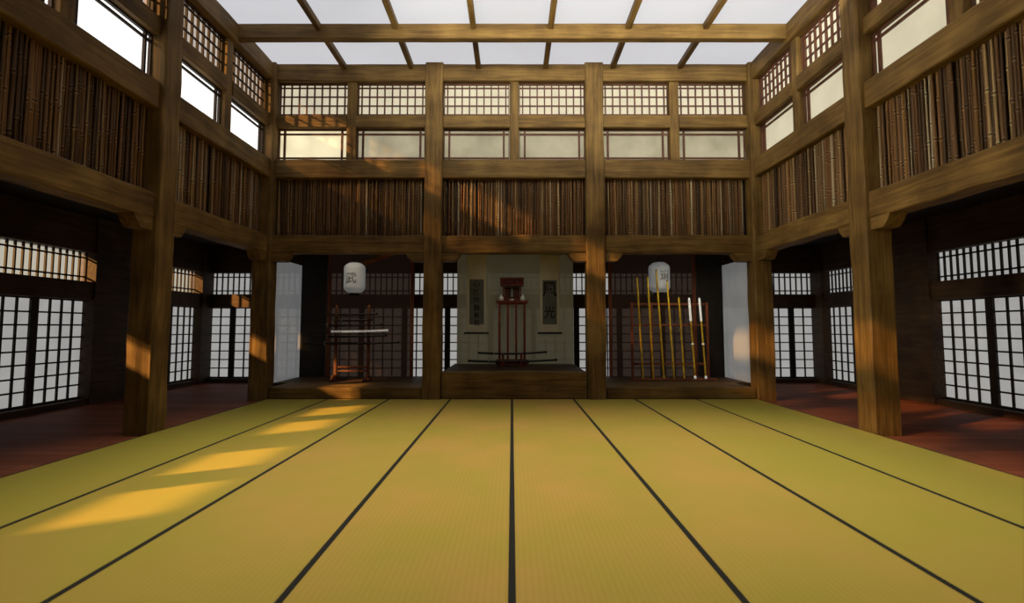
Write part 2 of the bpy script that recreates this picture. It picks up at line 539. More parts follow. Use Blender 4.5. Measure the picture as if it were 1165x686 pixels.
def bay(side, c, half, nm, near, pl, pu, full=True):
    """all the framing, windows and cane panel of one bay above the lintel"""
    L, R = -half, half
    beam(side, c, L - .03, R + .03, -0.012, 0.20, LATT, TOP, 'top beam under the ceiling ' + nm)
    beam(side, c, L - .03, -0.07, 0.012, 0.17, WINT, LATB, 'thin rail between upper and lower window ' + nm + ', ' + near[0], 0.003)
    beam(side, c, 0.07, R + .03, 0.012, 0.17, WINT, LATB, 'thin rail between upper and lower window ' + nm + ', ' + near[1], 0.003)
    beam(side, c, L - .03, R + .03, -0.006, 0.20, BAMT, WINB, 'sill beam between windows and bamboo canes ' + nm)
    beam(side, c, L - .03, R + .03, -0.006, 0.22, LINB, LINT, 'heavy lintel beam under the bamboo canes ' + nm, 0.014)
    mullion(side, c, 'short post between the high windows ' + nm)
    for a, b, w in ((L, -0.073, near[0]), (0.073, R, near[1])):
        window(side, c, a + .005, b - .005, LATB, LATT, 'lattice', pu, 'small-squared lattice window ' + nm + ', ' + w)
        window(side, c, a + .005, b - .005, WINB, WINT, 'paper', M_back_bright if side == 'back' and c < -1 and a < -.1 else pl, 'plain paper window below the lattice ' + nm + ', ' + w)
    bamboo(side, c, L + .012, R - .03, LINT - .02, BAMT + .02, 'brown bamboo cane panel ' + nm)

bay('back', BACK[0][0], BACK[0][1], 'above the sword rack alcove', ('left half', 'right half'), M_back_low, M_back_lat)
bay('back', BACK[1][0], BACK[1][1], 'above the altar alcove', ('left half', 'right half'), M_back_low, M_back_lat)
bay('back', BACK[2][0], BACK[2][1], 'above the bamboo pole alcove', ('left half', 'right half'), M_back_low, M_back_lat)
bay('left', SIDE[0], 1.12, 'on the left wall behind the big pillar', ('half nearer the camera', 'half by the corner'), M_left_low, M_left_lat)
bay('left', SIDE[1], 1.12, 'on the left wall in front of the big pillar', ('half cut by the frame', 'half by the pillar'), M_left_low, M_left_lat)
bay('right', SIDE[0], 1.12, 'on the right wall behind the big pillar', ('half by the corner', 'half nearer the camera'), M_right_low, M_right_lat)
bay('right', SIDE[1], 1.12, 'on the right wall in front of the big pillar', ('half by the pillar', 'half cut by the frame'), M_right_low, M_right_lat)

# upper walls: boarding behind the canes, and the plain rest of the side walls beyond the picture
mb = MB()
mb.box(-3.64, 3.64, BY + .17, BY + .21, LINT - .12, BAMT + .12)
w = mb.build('wall_back', M_black)
struct(w, 'dark boarding behind the bamboo canes of the back wall', 'wall')
for sx, nm in ((-1, 'left'), (1, 'right')):
    mb = MB()
    xa, xb = sorted((sx * (BX + .17), sx * (BX + .21)))
    mb.box(xa, xb, -4.6, 8.0, LINT - .12, BAMT + .12)
    xa, xb = sorted((sx * (BX - .006), sx * (BX + .2)))
    mb.box(xa, xb, -4.6, 3.04, LINB, WINB)
    mb.box(xa, xb, -4.6, 3.04, WINT, LATB)
    mb.box(xa, xb, -4.6, 3.04, LATT, TOP)
    for c in OUT:
        mb.box(xa, xb, c - .073, c + .073, WINB, LATT)
    w = mb.build('wall_' + nm, DK[1])
    struct(w, 'upper %s wall with dark boarding behind its bamboo canes' % nm, 'wall')
    pm = MB()
    xa, xb = sorted((sx * (BX + .134), sx * (BX + .142)))
    pm.box(xa, xb, -4.6, 3.04, WINB - .02, WINT + .02)
    pm.build('paper_pane', M_left_low if sx < 0 else M_right_low, w)
    pm = MB().box(xa, xb, -4.6, 3.04, LATB - .02, LATT + .02)
    pm.build('paper_pane', M_left_lat if sx < 0 else M_right_lat, w)
    lb = MB()
    xa, xb = sorted((sx * (BX + .10), sx * (BX + .128)))
    y = -4.5
    while y < 3.0:
        lb.box(xa, xb, y - .011, y + .011, LATB, LATT)
        y += 0.113
    for fr in (0.12, 0.385, 0.655, 0.92):
        zz = LATB + (LATT - LATB) * fr
        lb.box(xa, xb, -4.6, 3.04, zz - .011, zz + .011)
    lb.build('lattice_frame', M_doorbar, w)
w = MB().box(-6.5, 6.5, -4.75, -4.6, -0.02, 5.3).build('wall_front', W[0])
struct(w, 'timber wall behind the camera', 'wall')

# ------------------------------------------------------------------ ceiling
ce = MB().box(-4.0, 4.0, -4.7, 8.3, TOP + .03, TOP + .12).build('ceiling', M_black)
struct(ce, 'white backlit paper ceiling divided by dark rafters', 'ceiling')
RX = [-2.6 + 1.04 * k for k in range(6)]
edges = [-3.70] + RX + [3.70]
for r, (ya, yb) in enumerate(((6.95, 8.06), (5.68, 6.95))):
    for k in range(7):
        MB().box(edges[k] + .002, edges[k + 1] - .002, ya, yb - .004, TOP + .003, TOP + .02).build('ceiling_panel', M_ceil, ce)
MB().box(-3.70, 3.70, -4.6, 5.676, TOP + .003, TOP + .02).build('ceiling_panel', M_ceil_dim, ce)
cb = MB().hewn(0, -3.72, 3.72, 6.90, 7.02, 4.925, TOP, 0.008, 0.003).build('beam', W[0])
struct(cb, 'long cross beam running wall to wall under the white ceiling', 'beam')
for y in (5.64, 4.38):
    cb = MB().hewn(0, -3.72, 3.72, y, y + .12, 4.925, TOP, 0.008, 0.003).build('beam', W[0])
    struct(cb, 'cross beam under the ceiling above the top edge of the picture', 'beam')
RO = ['first', 'second', 'third', 'fourth', 'fifth', 'sixth']
for k, x in enumerate(RX):
    for (ya, yb, nm) in ((7.02, 8.02, 'behind the long cross beam'), (3.0, 6.90, 'in front of the long cross beam')):
        o = MB().hewn(1, ya, yb, -0.036, 0.036, -0.085, 0.0, 0.004, 0.001, 0.5).build('rafter', W[1], None, (x, 0, TOP + .002))
        struct(o, 'thin dark ceiling rafter %s, %s from the left' % (nm, RO[k]), 'rafter', 'thin ceiling rafters')

# ------------------------------------------------------------------ corridors: outer walls, doors, transoms
def outer(side, u0, u1, v0, v1, z0, z1, mb):
    """box on an outer wall: u along the wall, v outward from lattice plane"""
    if side == 'back': mb.box(u0, u1, 10.6 + v0, 10.6 + v1, z0, z1)
    else:
        s = 1 if side == 'right' else -1
        a, b = sorted((s * (6.1 + v0), s * (6.1 + v1)))
        mb.box(a, b, u0, u1, z0, z1)

ZT = 2.70
def outer_wall(side, lo, hi, posts, open_tr=None, open_low=None, lab='', cover=()):
    mb = MB()
    outer(side, lo, hi, -0.13, 0.10, -0.02, DOORB, mb)
    outer(side, lo, hi, -0.13, 0.10, DOORT, TRB, mb)
    outer(side, lo, hi, -0.13, 0.10, TRT, ZT, mb)
    for a, b in posts:
        outer(side, a, b, -0.16, 0.10, -0.02, ZT, mb)
    for a, b, z0, z1 in cover:
        outer(side, a, b, -0.13, 0.10, z0, z1, mb)
    return mb

mb = outer_wall('back', -6.3, 6.3, [(-6.3, -5.98), (5.98, 6.3), (-4.10, -3.60), (3.60, 4.10)])
struct(mb.build('wall_back_outer', DK[0]), 'dark timber wall holding the grid doors at the back of the hall', 'wall')
mb = outer_wall('right', -4.6, 10.6, [(10.25, 10.75), (7.60, 8.36), (5.22, 5.85)], cover=[(-4.6, 5.3, DOORB, TRT + .02), (5.80, 5.99, DOORB, DOORT + .02), (8.30, 8.70, DOORB, DOORT + .02)])
struct(mb.build('wall_right_outer', DK[1]), 'dark timber wall of the right corridor between and around its grid doors', 'wall')
# left corridor wall: the transom goes on beyond the picture in short openings, and lets the low sun in
mb = outer_wall('left', -4.6, 10.6, [(10.25, 10.75), (7.60, 8.36), (5.22, 5.85), (2.70, 3.33), (0.18, 0.81)],
                cover=[(-4.6, 5.3, DOORB, DOORT + .02), (5.80, 5.99, DOORB, DOORT + .02), (8.30, 8.70, DOORB, DOORT + .02), (-4.6, 0.3, DOORT, TRT + .02)])
wl = mb.build('wall_left_outer', DK[1])
struct(wl, 'dark timber wall of the left corridor between and around its grid doors', 'wall')

def frame_xf(side, u):
    if side == 'back': return (u, 10.6, 0), 0.0
    if side == 'right': return (6.1, u, 0), -PI / 2
    return (-6.1, u, 0), PI / 2

DN = [0]
def shoji(side, u, half, lab, cols=4, clip=None):
    DN[0] += 1
    loc, rz = frame_xf(side, u)
    root = empty('door_%d' % DN[0], loc, rz)
    struct(root, lab, 'door', 'sliding paper grid doors')
    g = MB()
    L, R = -half, half
    st = 0.055
    g.box(L, L + st, -.02, .02, DOORB, DOORT)
    g.box(R - st, R, -.02, .02, DOORB, DOORT)
    g.box(L + st, R - st, -.018, .018, DOORB, DOORB + .03)
    g.box(L + st, R - st, -.018, .018, DOORT - .02, DOORT)
    g.build('door_frame', M_doorbar, root)
    b = MB()
    a0, a1 = L + st, R - st
    for k in range(1, cols):
        xx = a0 + (a1 - a0) * k / cols
        b.box(xx - .012, xx + .012, -.012, .010, DOORB + .03, DOORT - .02)
    for k in range(1, 8):
        zz = DOORB + .03 + (DOORT - DOORB - .05) * k / 8
        b.box(a0, a1, -.010, .008, zz - .0105, zz + .0105)
    b.build('lattice', M_doorbar, root)
    MB().box(a0 - .01, a1 + .01, .011, .016, DOORB + .02, DOORT - .01).build('paper_pane', M_shoji, root)
    return root

def transom(side, u, half, lab, pmat, pitch=0.108):
    WN[0] += 1
    loc, rz = frame_xf(side, u)
    root = empty('window_%d' % WN[0], loc, rz)
    struct(root, lab, 'window', 'narrow transom windows over the grid doors')
    b = MB()
    n = int(2 * half / pitch)
    for k in range(n + 1):
        xx = -half + 2 * half * k / n
        b.box(xx - .011, xx + .011, -.012, .012, TRB, TRT)
    for zz in (TRB + .075, TRT - .075):
        b.box(-half, half, -.009, .009, zz - .011, zz + .011)
    b.build('lattice', M_doorbar, root)
    MB().box(-half - .02, half + .02, .02, .028, TRB - .02, TRT + .02).build('paper_pane', pmat, root)

def where(u):
    if u < -4.2: return 'at the end of the left corridor'
    if u > 4.2: return 'at the end of the right corridor'
    if u < -1.3: return 'behind the sword rack'
    if u > 1.3: return 'behind the bamboo poles'
    return 'behind the altar screen'
P7 = ['leftmost', 'second', 'third', 'fourth']
cnt = {}
for k in range(-6, 7):
    u = 0.85 * k
    if 3.5 < abs(u) < 4.0 : pass
    wv = where(u)
    cnt[wv] = cnt.get(wv, 0) + 1
    shoji('back', u, 0.425, 'paper grid door %s, %s from the left' % (wv, P7[cnt[wv] - 1]))
for s, nm in ((-1, 'left'), (1, 'right')):
    shoji('back', s * 5.95, 0.425, 'paper grid door half hidden in the back corner of the %s corridor' % nm)
for a, b, nm in ((-5.98, -4.10, 'at the end of the left corridor'), (-3.60, -1.28, 'behind the sword rack'), (-1.28, 1.28, 'behind the altar screen'), (1.28, 3.60, 'behind the bamboo poles'), (4.10, 5.98, 'at the end of the right corridor')):
    transom('back', (a + b) / 2, (b - a) / 2, 'narrow barred transom window ' + nm, M_transom)
for side in ('left', 'right'):
    for u, w in ((7.235, 'nearer the big pillar'), (6.395, 'cut by the picture edge')):
        shoji(side, u, 0.42, 'paper grid door of the %s corridor in front of the pillar, %s' % (side, w))
    for u, w in ((9.10, 'partly behind the pillar'), (9.95, 'beside the back corner')):
        shoji(side, u, 0.42, 'paper grid door deep in the %s corridor, %s' % (side, w))
    pm = M_transom_sun if side == 'left' else M_transom
    transom(side, 6.725, 0.875, 'long barred transom window of the %s corridor in front of the pillar' % side, pm)
    transom(side, 9.31, 0.95, 'barred transom window deep in the %s corridor' % side, pm)
for u in (1.755, 4.275):
    transom('left', u, 0.945, 'barred transom window of the left corridor beyond the picture edge', M_transom_sun)

mb = MB()
mb.box(-6.5, -3.86, -4.7, 11.0, 2.62, 2.70)
mb.box(3.86, 6.5, -4.7, 11.0, 2.62, 2.70)
mb.box(-3.86, 3.86, 8.2, 11.0, 2.62, 2.70)
struct(mb.build('ceiling_corridor', M_black), 'low black ceiling over the corridors and alcoves', 'ceiling')
# plank partitions beside the alcoves' back screens
for s, nm in ((-1, 'left of the brown screen behind the sword rack'), (1, 'right of the brown screen behind the bamboo poles')):
    a, b = sorted((s * 3.40, s * 3.86))
    o = MB().hewn(2, 0.0, 2.64, a, b, 9.76, 9.84, 0.01, 0.004).build('trim_1' if s < 0 else 'trim_2', M_black)
    struct(o, 'dark plank post ' + nm, 'trim')
o = MB()
p0, p1 = Vector((-2.80, 9.42, 2.12)), Vector((-2.02, 9.42, 2.40))
d = (p1 - p0).normalized()
up = Vector((-d.z, 0, d.x))
q = [p0 - up * .035, p1 - up * .035, p1 + up * .035, p0 + up * .035]
o.prism([(v.x, v.z) for v in q], 1, 9.39, 9.46)
o = o.build('beam', wood('timber_painted_sunlit', 0, (.16, .05, .008), (.28, .09, .015), (.36, .13, .03)))  # sunlit orange put into the wood colour
struct(o, 'slanting brace high behind the left lantern, sunlight painted into its orange', 'beam')

# ------------------------------------------------------------------ see-through screens
def screen_mat(name, alb, trans, tcol, glow, low=None):
    m, nt, out = newmat(name)
    mp = objcoord(nt, (1.3, 1.3, 1.3))
    n = N(nt, 'ShaderNodeTexNoise', Scale=1.0, Detail=3.0)
    nt.links.new(mp.outputs[0], n.inputs['Vector'])
    r = ramp(nt, [(0.3, [x * .85 for x in alb]), (0.7, [x * 1.1 for x in alb])])
    nt.links.new(n.outputs['Fac'], r.inputs[0])
    d = N(nt, 'ShaderNodeBsdfDiffuse')
    tl = N(nt, 'ShaderNodeBsdfTranslucent')
    nt.links.new(r.outputs[0], d.inputs['Color'])
    nt.links.new(r.outputs[0], tl.inputs['Color'])
    m1 = N(nt, 'ShaderNodeMixShader'); m1.inputs[0].default_value = 0.4
    nt.links.new(d.outputs[0], m1.inputs[1]); nt.links.new(tl.outputs[0], m1.inputs[2])
    e = N(nt, 'ShaderNodeEmission', Color=rgba(glow))  # sheets glow a little in place of light missing in the alcoves
    ad = N(nt, 'ShaderNodeAddShader')
    nt.links.new(m1.outputs[0], ad.inputs[0]); nt.links.new(e.outputs[0], ad.inputs[1])
    t = N(nt, 'ShaderNodeBsdfTransparent', Color=rgba(tcol))
    m2 = N(nt, 'ShaderNodeMixShader'); m2.inputs[0].default_value = trans
    nt.links.new(ad.outputs[0], m2.inputs[1]); nt.links.new(t.outputs[0], m2.inputs[2])
    nt.links.new(m2.outputs[0], out.inputs[0])
    return m
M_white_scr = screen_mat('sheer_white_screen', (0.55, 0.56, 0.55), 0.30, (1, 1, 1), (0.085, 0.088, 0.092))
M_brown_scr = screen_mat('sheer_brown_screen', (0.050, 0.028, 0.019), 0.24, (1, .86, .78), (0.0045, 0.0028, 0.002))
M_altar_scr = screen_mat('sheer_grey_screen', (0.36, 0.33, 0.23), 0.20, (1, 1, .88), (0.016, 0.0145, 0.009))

def sheet(name, mat, x0, x1, y0, y1, z0, z1, lab, edge=None):
    cx, cy = (x0 + x1) / 2, (y0 + y1) / 2
    p = MB().box(x0 - cx, x1 - cx, y0 - cy, y1 - cy, 0, z1 - z0).build(name, mat, None, (cx, cy, z0))
    tag(p, lab, 'screen', 'see-through screens around the alcoves')
    if edge:
        for a, b in ((x0 - cx, x0 - cx + .06), (x1 - cx - .06, x1 - cx)):
            MB().box(a, b, y0 - cy - .008, y1 - cy + .008, 0, z1 - z0).build('edge_strip', edge, p)
    return p
M_redwood = wood('reddish_wood', 2, (.11, .030, .014), (.18, .052, .024), (.25, .08, .036))
sheet('sheer_screen', M_white_scr, -3.856, -3.848, 8.70, 9.745, 0.165, 2.185, 'sheer white screen standing left of the sword rack')
sheet('sheer_screen', M_white_scr, 3.848, 3.856, 8.70, 9.745, 0.165, 2.185, 'sheer white screen right of the bamboo poles, with bright sun patches')
sheet('sheer_screen', M_brown_scr, -3.385, -1.80, 9.80, 9.808, 0.162, 2.60, 'sheer dark brown screen behind the sword rack', M_redwood)
sheet('sheer_screen', M_brown_scr, 1.77, 3.375, 9.80, 9.808, 0.162, 2.60, 'sheer dark brown screen behind the bamboo poles', M_redwood)
sheet('sheer_screen', M_altar_scr, -1.007, 1.125, 9.80, 9.808, 0.392, 2.60, 'wide sheer grey screen behind the red altar table')

# ------------------------------------------------------------------ lettering
M_ink = plain('black_ink', (0.012, 0.012, 0.012), 0.8)
M_faint_ink = plain('faded_ink', (0.13, 0.13, 0.13), 0.8)
def glyph(txt, size):
    """flat triangles of a piece of brush lettering, centred on 0,0"""
    cu = bpy.data.curves.new('lettering', 'FONT')
    cu.body = txt
    cu.size = size
    cu.align_x = 'CENTER'
    cu.align_y = 'CENTER'
    cu.offset = size * 0.012
    o = bpy.data.objects.new('lettering', cu)
    COL.objects.link(o)
    bpy.context.view_layer.update()
    dg = bpy.context.evaluated_depsgraph_get()
    me = bpy.data.meshes.new_from_object(o.evaluated_get(dg))
    vs = [v.co.copy() for v in me.vertices]
    fs = [tuple(p.vertices) for p in me.polygons]
    bpy.data.objects.remove(o)
    bpy.data.curves.remove(cu)
    bpy.data.meshes.remove(me)
    if vs:
        cx = (min(v.x for v in vs) + max(v.x for v in vs)) / 2
        cy = (min(v.y for v in vs) + max(v.y for v in vs)) / 2
        vs = [Vector((v.x - cx, v.y - cy, 0)) for v in vs]
    return vs, fs

# ------------------------------------------------------------------ lanterns
M_lpaper = paper('lantern_paper', (0.078, 0.083, 0.086), (0.40, 0.41, 0.42), cloud=0.10, scale=6.0)
def lantern(x, y, z, lab, txt, size, face, off, R=0.178, Hh=0.262):
    root = empty('paper_lantern', (x, y, z))
    tag(root, lab, 'lantern', 'white paper lanterns hanging in the alcoves')
    prof = [(0.085, -Hh)]
    n = 30
    for k in range(n + 1):
        t = -1 + 2 * k / n
        z_ = Hh * t
        r = R if abs(t) < 0.62 else R * (1 - 0.52 * ((abs(t) - 0.62) / 0.38) ** 2.1)
        r += 0.0028 * (1 if k % 2 else -1)
        prof.append((r, z_))
    prof.append((0.085, Hh))
    shd = MB().lathe(prof, seg=32).build('paper_shade', M_lpaper, root)
    MB().lathe([(0.0, -Hh - .035), (0.088, -Hh - .035), (0.090, -Hh + .004), (0.0, -Hh + .004)], seg=24).build('bottom_ring', M_black, root)
    MB().lathe([(0.0, Hh - .004), (0.090, Hh - .004), (0.088, Hh + .02), (0.0, Hh + .02)], seg=24).build('top_ring', M_black, root)
    MB().tube([(0, 0, Hh + .015), (0, 0, 2.625 - z)], 0.006, 6).build('hanging_cord', M_black, root)
    vs, fs = glyph(txt, size)
    out = []
    for v in vs:
        a = face + (v.x + off[0]) / R
        out.append((math.sin(a) * (R + .006), -math.cos(a) * (R + .006), v.y + off[1]))
    mb = MB()
    mb.add(out, fs)
    mb.build('brush_lettering', M_faint_ink, shd)
    return root
lantern(-2.690, 9.1, 1.900, 'white paper lantern hanging above the sword rack', '武', 0.19, -0.08, (0, -0.01))
lantern(2.645, 9.565, 1.95, 'white paper lantern hanging behind the tips of the bamboo poles', '道', 0.19, 0.3, (0, 0.03), 0.186, 0.272)

# ------------------------------------------------------------------ katana
M_lacq = plain('black_lacquer', (0.010, 0.009, 0.009), 0.3, spec=0.5)
M_white_lacq = plain('white_lacquer', (0.92, 0.91, 0.86), 0.35, spec=0.5, emit=0.16)  # glow added so the scabbard looks brightly lit
M_wrap = plain('dark_hilt_wrap', (0.022, 0.018, 0.018), 0.8, var=0.5, scale=60)
M_brass = plain('aged_metal', (0.34, 0.30, 0.22), 0.4, metal=0.7)
def katana(name, loc, length, scab, lab, group, hilt_frac=0.27, sag=0.02, roty=0.0, guard=None):
    """sheathed sword along +x, hilt at the left, edge up; slight curve"""
    root = empty(name, loc, tilt=(0, roty, 0))
    tag(root, lab, 'sword', group)
    L = length
    h = L * hilt_frac
    def zc(x):
        return sag * (4 * (x / L - 0.5) ** 2 - 1) + sag
    def pts(a, b, n):
        return [(a + (b - a) * k / n, 0, zc(a + (b - a) * k / n)) for k in range(n + 1)]
    sc = MB().tube(pts(h, L, 14), [0.018] * 13 + [0.0175, 0.015], 10, flat=0.62).build('scabbard', scab, root)
    hm = MB()
    hm.tube(pts(0, h - .012, 12), [0.017 + 0.0016 * (k % 2) for k in range(13)], 10, flat=0.7)
    hm.build('hilt', M_wrap, root)
    g = MB()
    g.tube([(h - .012, 0, zc(h)), (h - .003, 0, zc(h))], 0.036, 16)
    g.build('guard', guard or M_brass, root)
    MB().tube(pts(L - .035, L + .003, 2), 0.0195, 10, flat=0.66).build('end_cap', scab if scab is not M_lacq else M_black, sc)
    cm = MB()
    cx = h + .10
    cm.tube([(cx, -.014, zc(cx) + .015), (cx + .01, -.018, zc(cx) - .018), (cx + .03, -.02, zc(cx) - .05), (cx + .05, -.02, zc(cx) - .02), (cx + .06, -.014, zc(cx) + .01)], 0.005, 6)
    cm.build('cord', M_wrap, sc)
    return root

# sword rack: two curved uprights with pegs, two low rails, curled feet
RY = 9.08
M_rackwood = wood('rack_wood', 2, (.09, .032, .018), (.15, .054, .028), (.22, .085, .045))
M_rackwood_x = wood('rack_wood_rail', 0, (.09, .032, .018), (.15, .054, .028), (.22, .085, .045))
swords = [  # x0, x1, z, white
    (-3.14, -2.268, 1.268, 0, 'dark sheathed sword, topmost on the sword rack'),
    (-3.009, -2.355, 1.172, 0, 'short dark sheathed sword, second from the top of the sword rack'),
    (-3.363, -2.161, 1.086, 0, 'dark sheathed sword lying directly above the white one on the sword rack'),
    (-3.360, -2.085, 0.985, 1, 'white-scabbard sword in the middle of the sword rack'),
    (-3.373, -2.106, 0.900, 0, 'dark sheathed sword lying directly below the white one on the sword rack'),
    (-3.488, -1.896, 0.780, 0, 'longest dark sheathed sword, lowest on the sword rack')]
rack = empty('sword_rack', (-2.69, RY, 0.1625))
tag(rack, 'reddish-brown upright rack holding six swords on the left platform', 'sword rack')
for px in (-2.975, -2.425):
    u = px + 2.69
    m = MB()
    m.hewn(2, 0.05, 1.23, u - .024, u + .024, -.025, .025, 0.006, 0.001, 0.2)
    m.lathe([(0.0, 1.275), (0.018, 1.268), (0.027, 1.25), (0.02, 1.232), (0.03, 1.224), (0.03, 1.21)], (u, 0, 0), 12)
    upr = m.build('upright', M_rackwood, rack)
    f = MB()   # curled foot, front and back
    for s in (-1, 1):
        f.tube([(u, 0, 0.07), (u - .012, s * .06, 0.075), (u - .02, s * .12, 0.045), (u - .024, s * .17, 0.018), (u - .024, s * .21, 0.016), (u - .02, s * .225, 0.032)], [.03, .03, .026, .018, .016, .014], 8)
    f.box(u - .03, u + .03, -.12, .12, 0.0, 0.03)
    f.build('foot', M_rackwood, upr)
    for (x0, x1, z, wh, lb) in swords:
        g = MB()
        zz = z - 0.161 - 0.028
        g.tube([(u, -.01, zz - .012), (u, -.05, zz - .012), (u, -.085, zz - .004), (u, -.10, zz + .022)], [.015, .014, .012, .009], 8)
        g.build('peg', M_rackwood, upr)
for z0 in (0.150, 0.215):
    MB().hewn(0, -.285, .265, -.016, .016, z0, z0 + .03, 0.004, 0.001).build('rail', M_rackwood_x, rack)
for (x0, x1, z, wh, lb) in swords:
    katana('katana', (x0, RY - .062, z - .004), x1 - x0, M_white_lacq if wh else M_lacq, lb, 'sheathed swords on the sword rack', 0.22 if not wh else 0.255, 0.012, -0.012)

# ------------------------------------------------------------------ altar table, shrine, vases
M_red = plain('dark_red_lacquer', (0.20, 0.036, 0.022), 0.45, var=0.2, spec=0.4)
M_shrine = plain('shrine_dark_red', (0.115, 0.024, 0.018), 0.6, var=0.35)
M_porc = plain('white_porcelain', (0.62, 0.62, 0.58), 0.35, var=0.04, emit=0.04)  # faint glow added to the porcelain
AZ, AY = 0.3925, 9.55
tab = empty('altar_table', (0, AY, AZ))
tag(tab, 'tall red altar table with slim legs on the middle platform', 'table')
T = 1.135
m = MB()
m.box(-.285, .285, -.15, .15, T - .03, T)
m.prism([(-.285, T), (-.30, T + .022), (-.285, T + .022), (-.27, T)], 1, -.15, .15)
m.prism([(.285, T), (.27, T), (.285, T + .022), (.30, T + .022)], 1, -.15, .15)
m.build('table_top', M_red, tab)
MB().box(-.255, .255, -.125, .125, T - .065, T - .03).build('apron', M_red, tab)
for x in (-.222, -.074, .074, .222):
    for y in (-.12, .12):
        MB().hewn(2, 0.0, T - .06, x - .018, x + .018, y - .018, y + .018, 0.004, 0.0, 0.6).build('leg', M_red, tab)
sh = empty('household_shrine', (0, AY, AZ + T))
tag(sh, 'small dark red shrine with a tiled roof on the altar table', 'shrine')
m = MB()
m.box(-.14, .14, -.055, .10, 0.0, .03)
m.box(-.165, .165, -.05, .09, .03, .05)
m.build('base', M_shrine, sh)
m = MB()
m.box(-.13, .13, -.02, .08, .05, .25)
m.build('cabinet', M_black, sh)
for q in (-1, 1):
    m = MB()
    for k in range(4):
        x = q * (.05 + .08 * k / 3)
        m.box(x - .006, x + .006, -.034, -.022, .05, .25)
    for z in (.055, .10, .15, .20, .245):
        xa, xb = sorted((q * .045, q * .135))
        m.box(xa, xb, -.032, -.024, z - .005, z + .005)
    m.build('lattice_door', M_shrine, sh)
for x in (-.155, .155):
    MB().box(x - .011, x + .011, -.05, -.028, .03, .26).build('post', M_shrine, sh)
m = MB()
m.prism([(-.125, .265), (.145, .265), (.145, .28), (.06, .385), (-.02, .405), (-.04, .385), (-.125, .285)], 0, -.205, .205)
for k in range(15):
    x = -.20 + .40 * k / 14
    m.tube([(x, -.128, .292), (x, -.085, .335), (x, -.045, .388)], .011, 6)
m.box(-.215, .215, -.035, .055, .395, .418)
m.build('roof', M_shrine, sh)
MB().box(-.021, .021, -.042, -.036, .07, .23).build('paper_strip', plain('old_paper', (0.22, 0.22, 0.19), 0.9), sh)
VP = [(0.0, 0.0), (.022, 0), (.036, .012), (.042, .035), (.036, .06), (.018, .08), (.012, .095), (.014, .108), (.017, .113), (.012, .113)]
for x, w in ((-.190, 'left'), (.190, 'right')):
    v = MB().lathe([(a, b) for a, b in VP], seg=20).build('sake_bottle', M_porc, None, (x, AY - .104, AZ + T))
    tag(v, 'small white bottle on the altar table, %s of the shrine' % w, 'bottle', 'white bottles beside the shrine')
v = MB().lathe([(0, 0), (.026, 0), (.040, .018), (.044, .03), (.038, .028), (.024, .012), (0, .01)], seg=20).build('offering_dish', M_porc, None, (-.003, AY - .115, AZ + T))
tag(v, 'tiny white dish in front of the shrine on the altar table', 'dish')

# katana stand in front of the table, with two swords
KY = 9.28
ks = empty('sword_stand', (0, KY, AZ))
tag(ks, 'low red stand holding two swords before the altar table', 'sword stand')
m = MB()
m.prism([(-.275, .03), (-.30, .075), (-.255, .115), (.255, .115), (.30, .075), (.275, .03)], 1, -.05, .05)
m.build('base', M_red, ks)
for x in (-.155, .160):
    m = MB()
    m.prism([(x - .02, 0.0), (x - .02, .20), (x - .028, .225), (x - .014, .222), (x, .207), (x + .014, .222), (x + .028, .225), (x + .02, .20), (x + .02, 0.0)], 1, -.014, .014)
    m.box(x - .026, x + .026, -.11, .11, 0.0, .032)
    m.prism([(-.10, .02), (-.06, .02), (-.052, .075), (-.062, .055), (-.075, .047), (-.09, .055), (-.105, .082)], 0, x - .02, x + .02)
    m.build('upright', M_red, ks)
katana('katana', (-.588, KY, AZ + .205), 1.19, M_lacq, 'dark sheathed sword on the upper notches of the low red stand', 'swords on the low red stand', 0.24, 0.022, -0.012)
katana('katana', (-.756, KY - .085, AZ + .072), 1.525, M_lacq, 'longer dark sheathed sword on the lower hooks of the low red stand', 'swords on the low red stand', 0.24, 0.022, -0.012)

# ------------------------------------------------------------------ hanging scrolls
M_scroll = plain('aged_cream_silk', (0.68, 0.64, 0.53), 0.9, var=0.10, scale=3)
M_pic = plain('dark_scroll_paper', (0.15, 0.16, 0.15), 0.9, var=0.2, scale=5)
def scroll(x0, x1, lab, chars, sizes, pic):
    cx = (x0 + x1) / 2
    w = (x1 - x0) / 2
    y = 9.775
    root = empty('hanging_scroll', (cx, y, 0.955))
    tag(root, lab, 'scroll', 'hanging scrolls beside the altar table')
    zt = 2.58 - 0.955
    MB().box(-w, w, 0, .006, 0, zt).build('backing', M_scroll, root)
    MB().tube([(-w - .045, -.006, 0.0), (w + .045, -.006, 0.0)], 0.017, 12).build('roller', M_lacq, root)
    MB().tube([(-w - .01, 0, zt), (w + .01, 0, zt)], 0.012, 10).build('hanging_rod', M_lacq, root)
    a0, a1, b0, b1 = pic
    pic_o = MB().box(a0, a1, -.003, .001, b0, b1).build('picture', M_pic, root)
    cz = b1
    for ch, s in zip(chars, sizes):
        vs, fs = glyph(ch, s)
        cz -= s * 0.56
        if fs:
            MB().add([((a0 + a1) / 2 + v.x * 0.9, -.0045, cz + v.y) for v in vs], fs).build('brush_character', M_ink, pic_o)
        cz -= s * 0.56
scroll(-.826, -.468, 'long dark calligraphy scroll hanging left of the red altar table', '心技体静動和', [.14, .13, .13, .13, .12, .12], (-.132, .132, .155, .98))
scroll(.512, .868, 'calligraphy scroll with two large brushed characters right of the red altar table', '風 光', [.30, .10, .24], (-.13, .13, .155, .965))

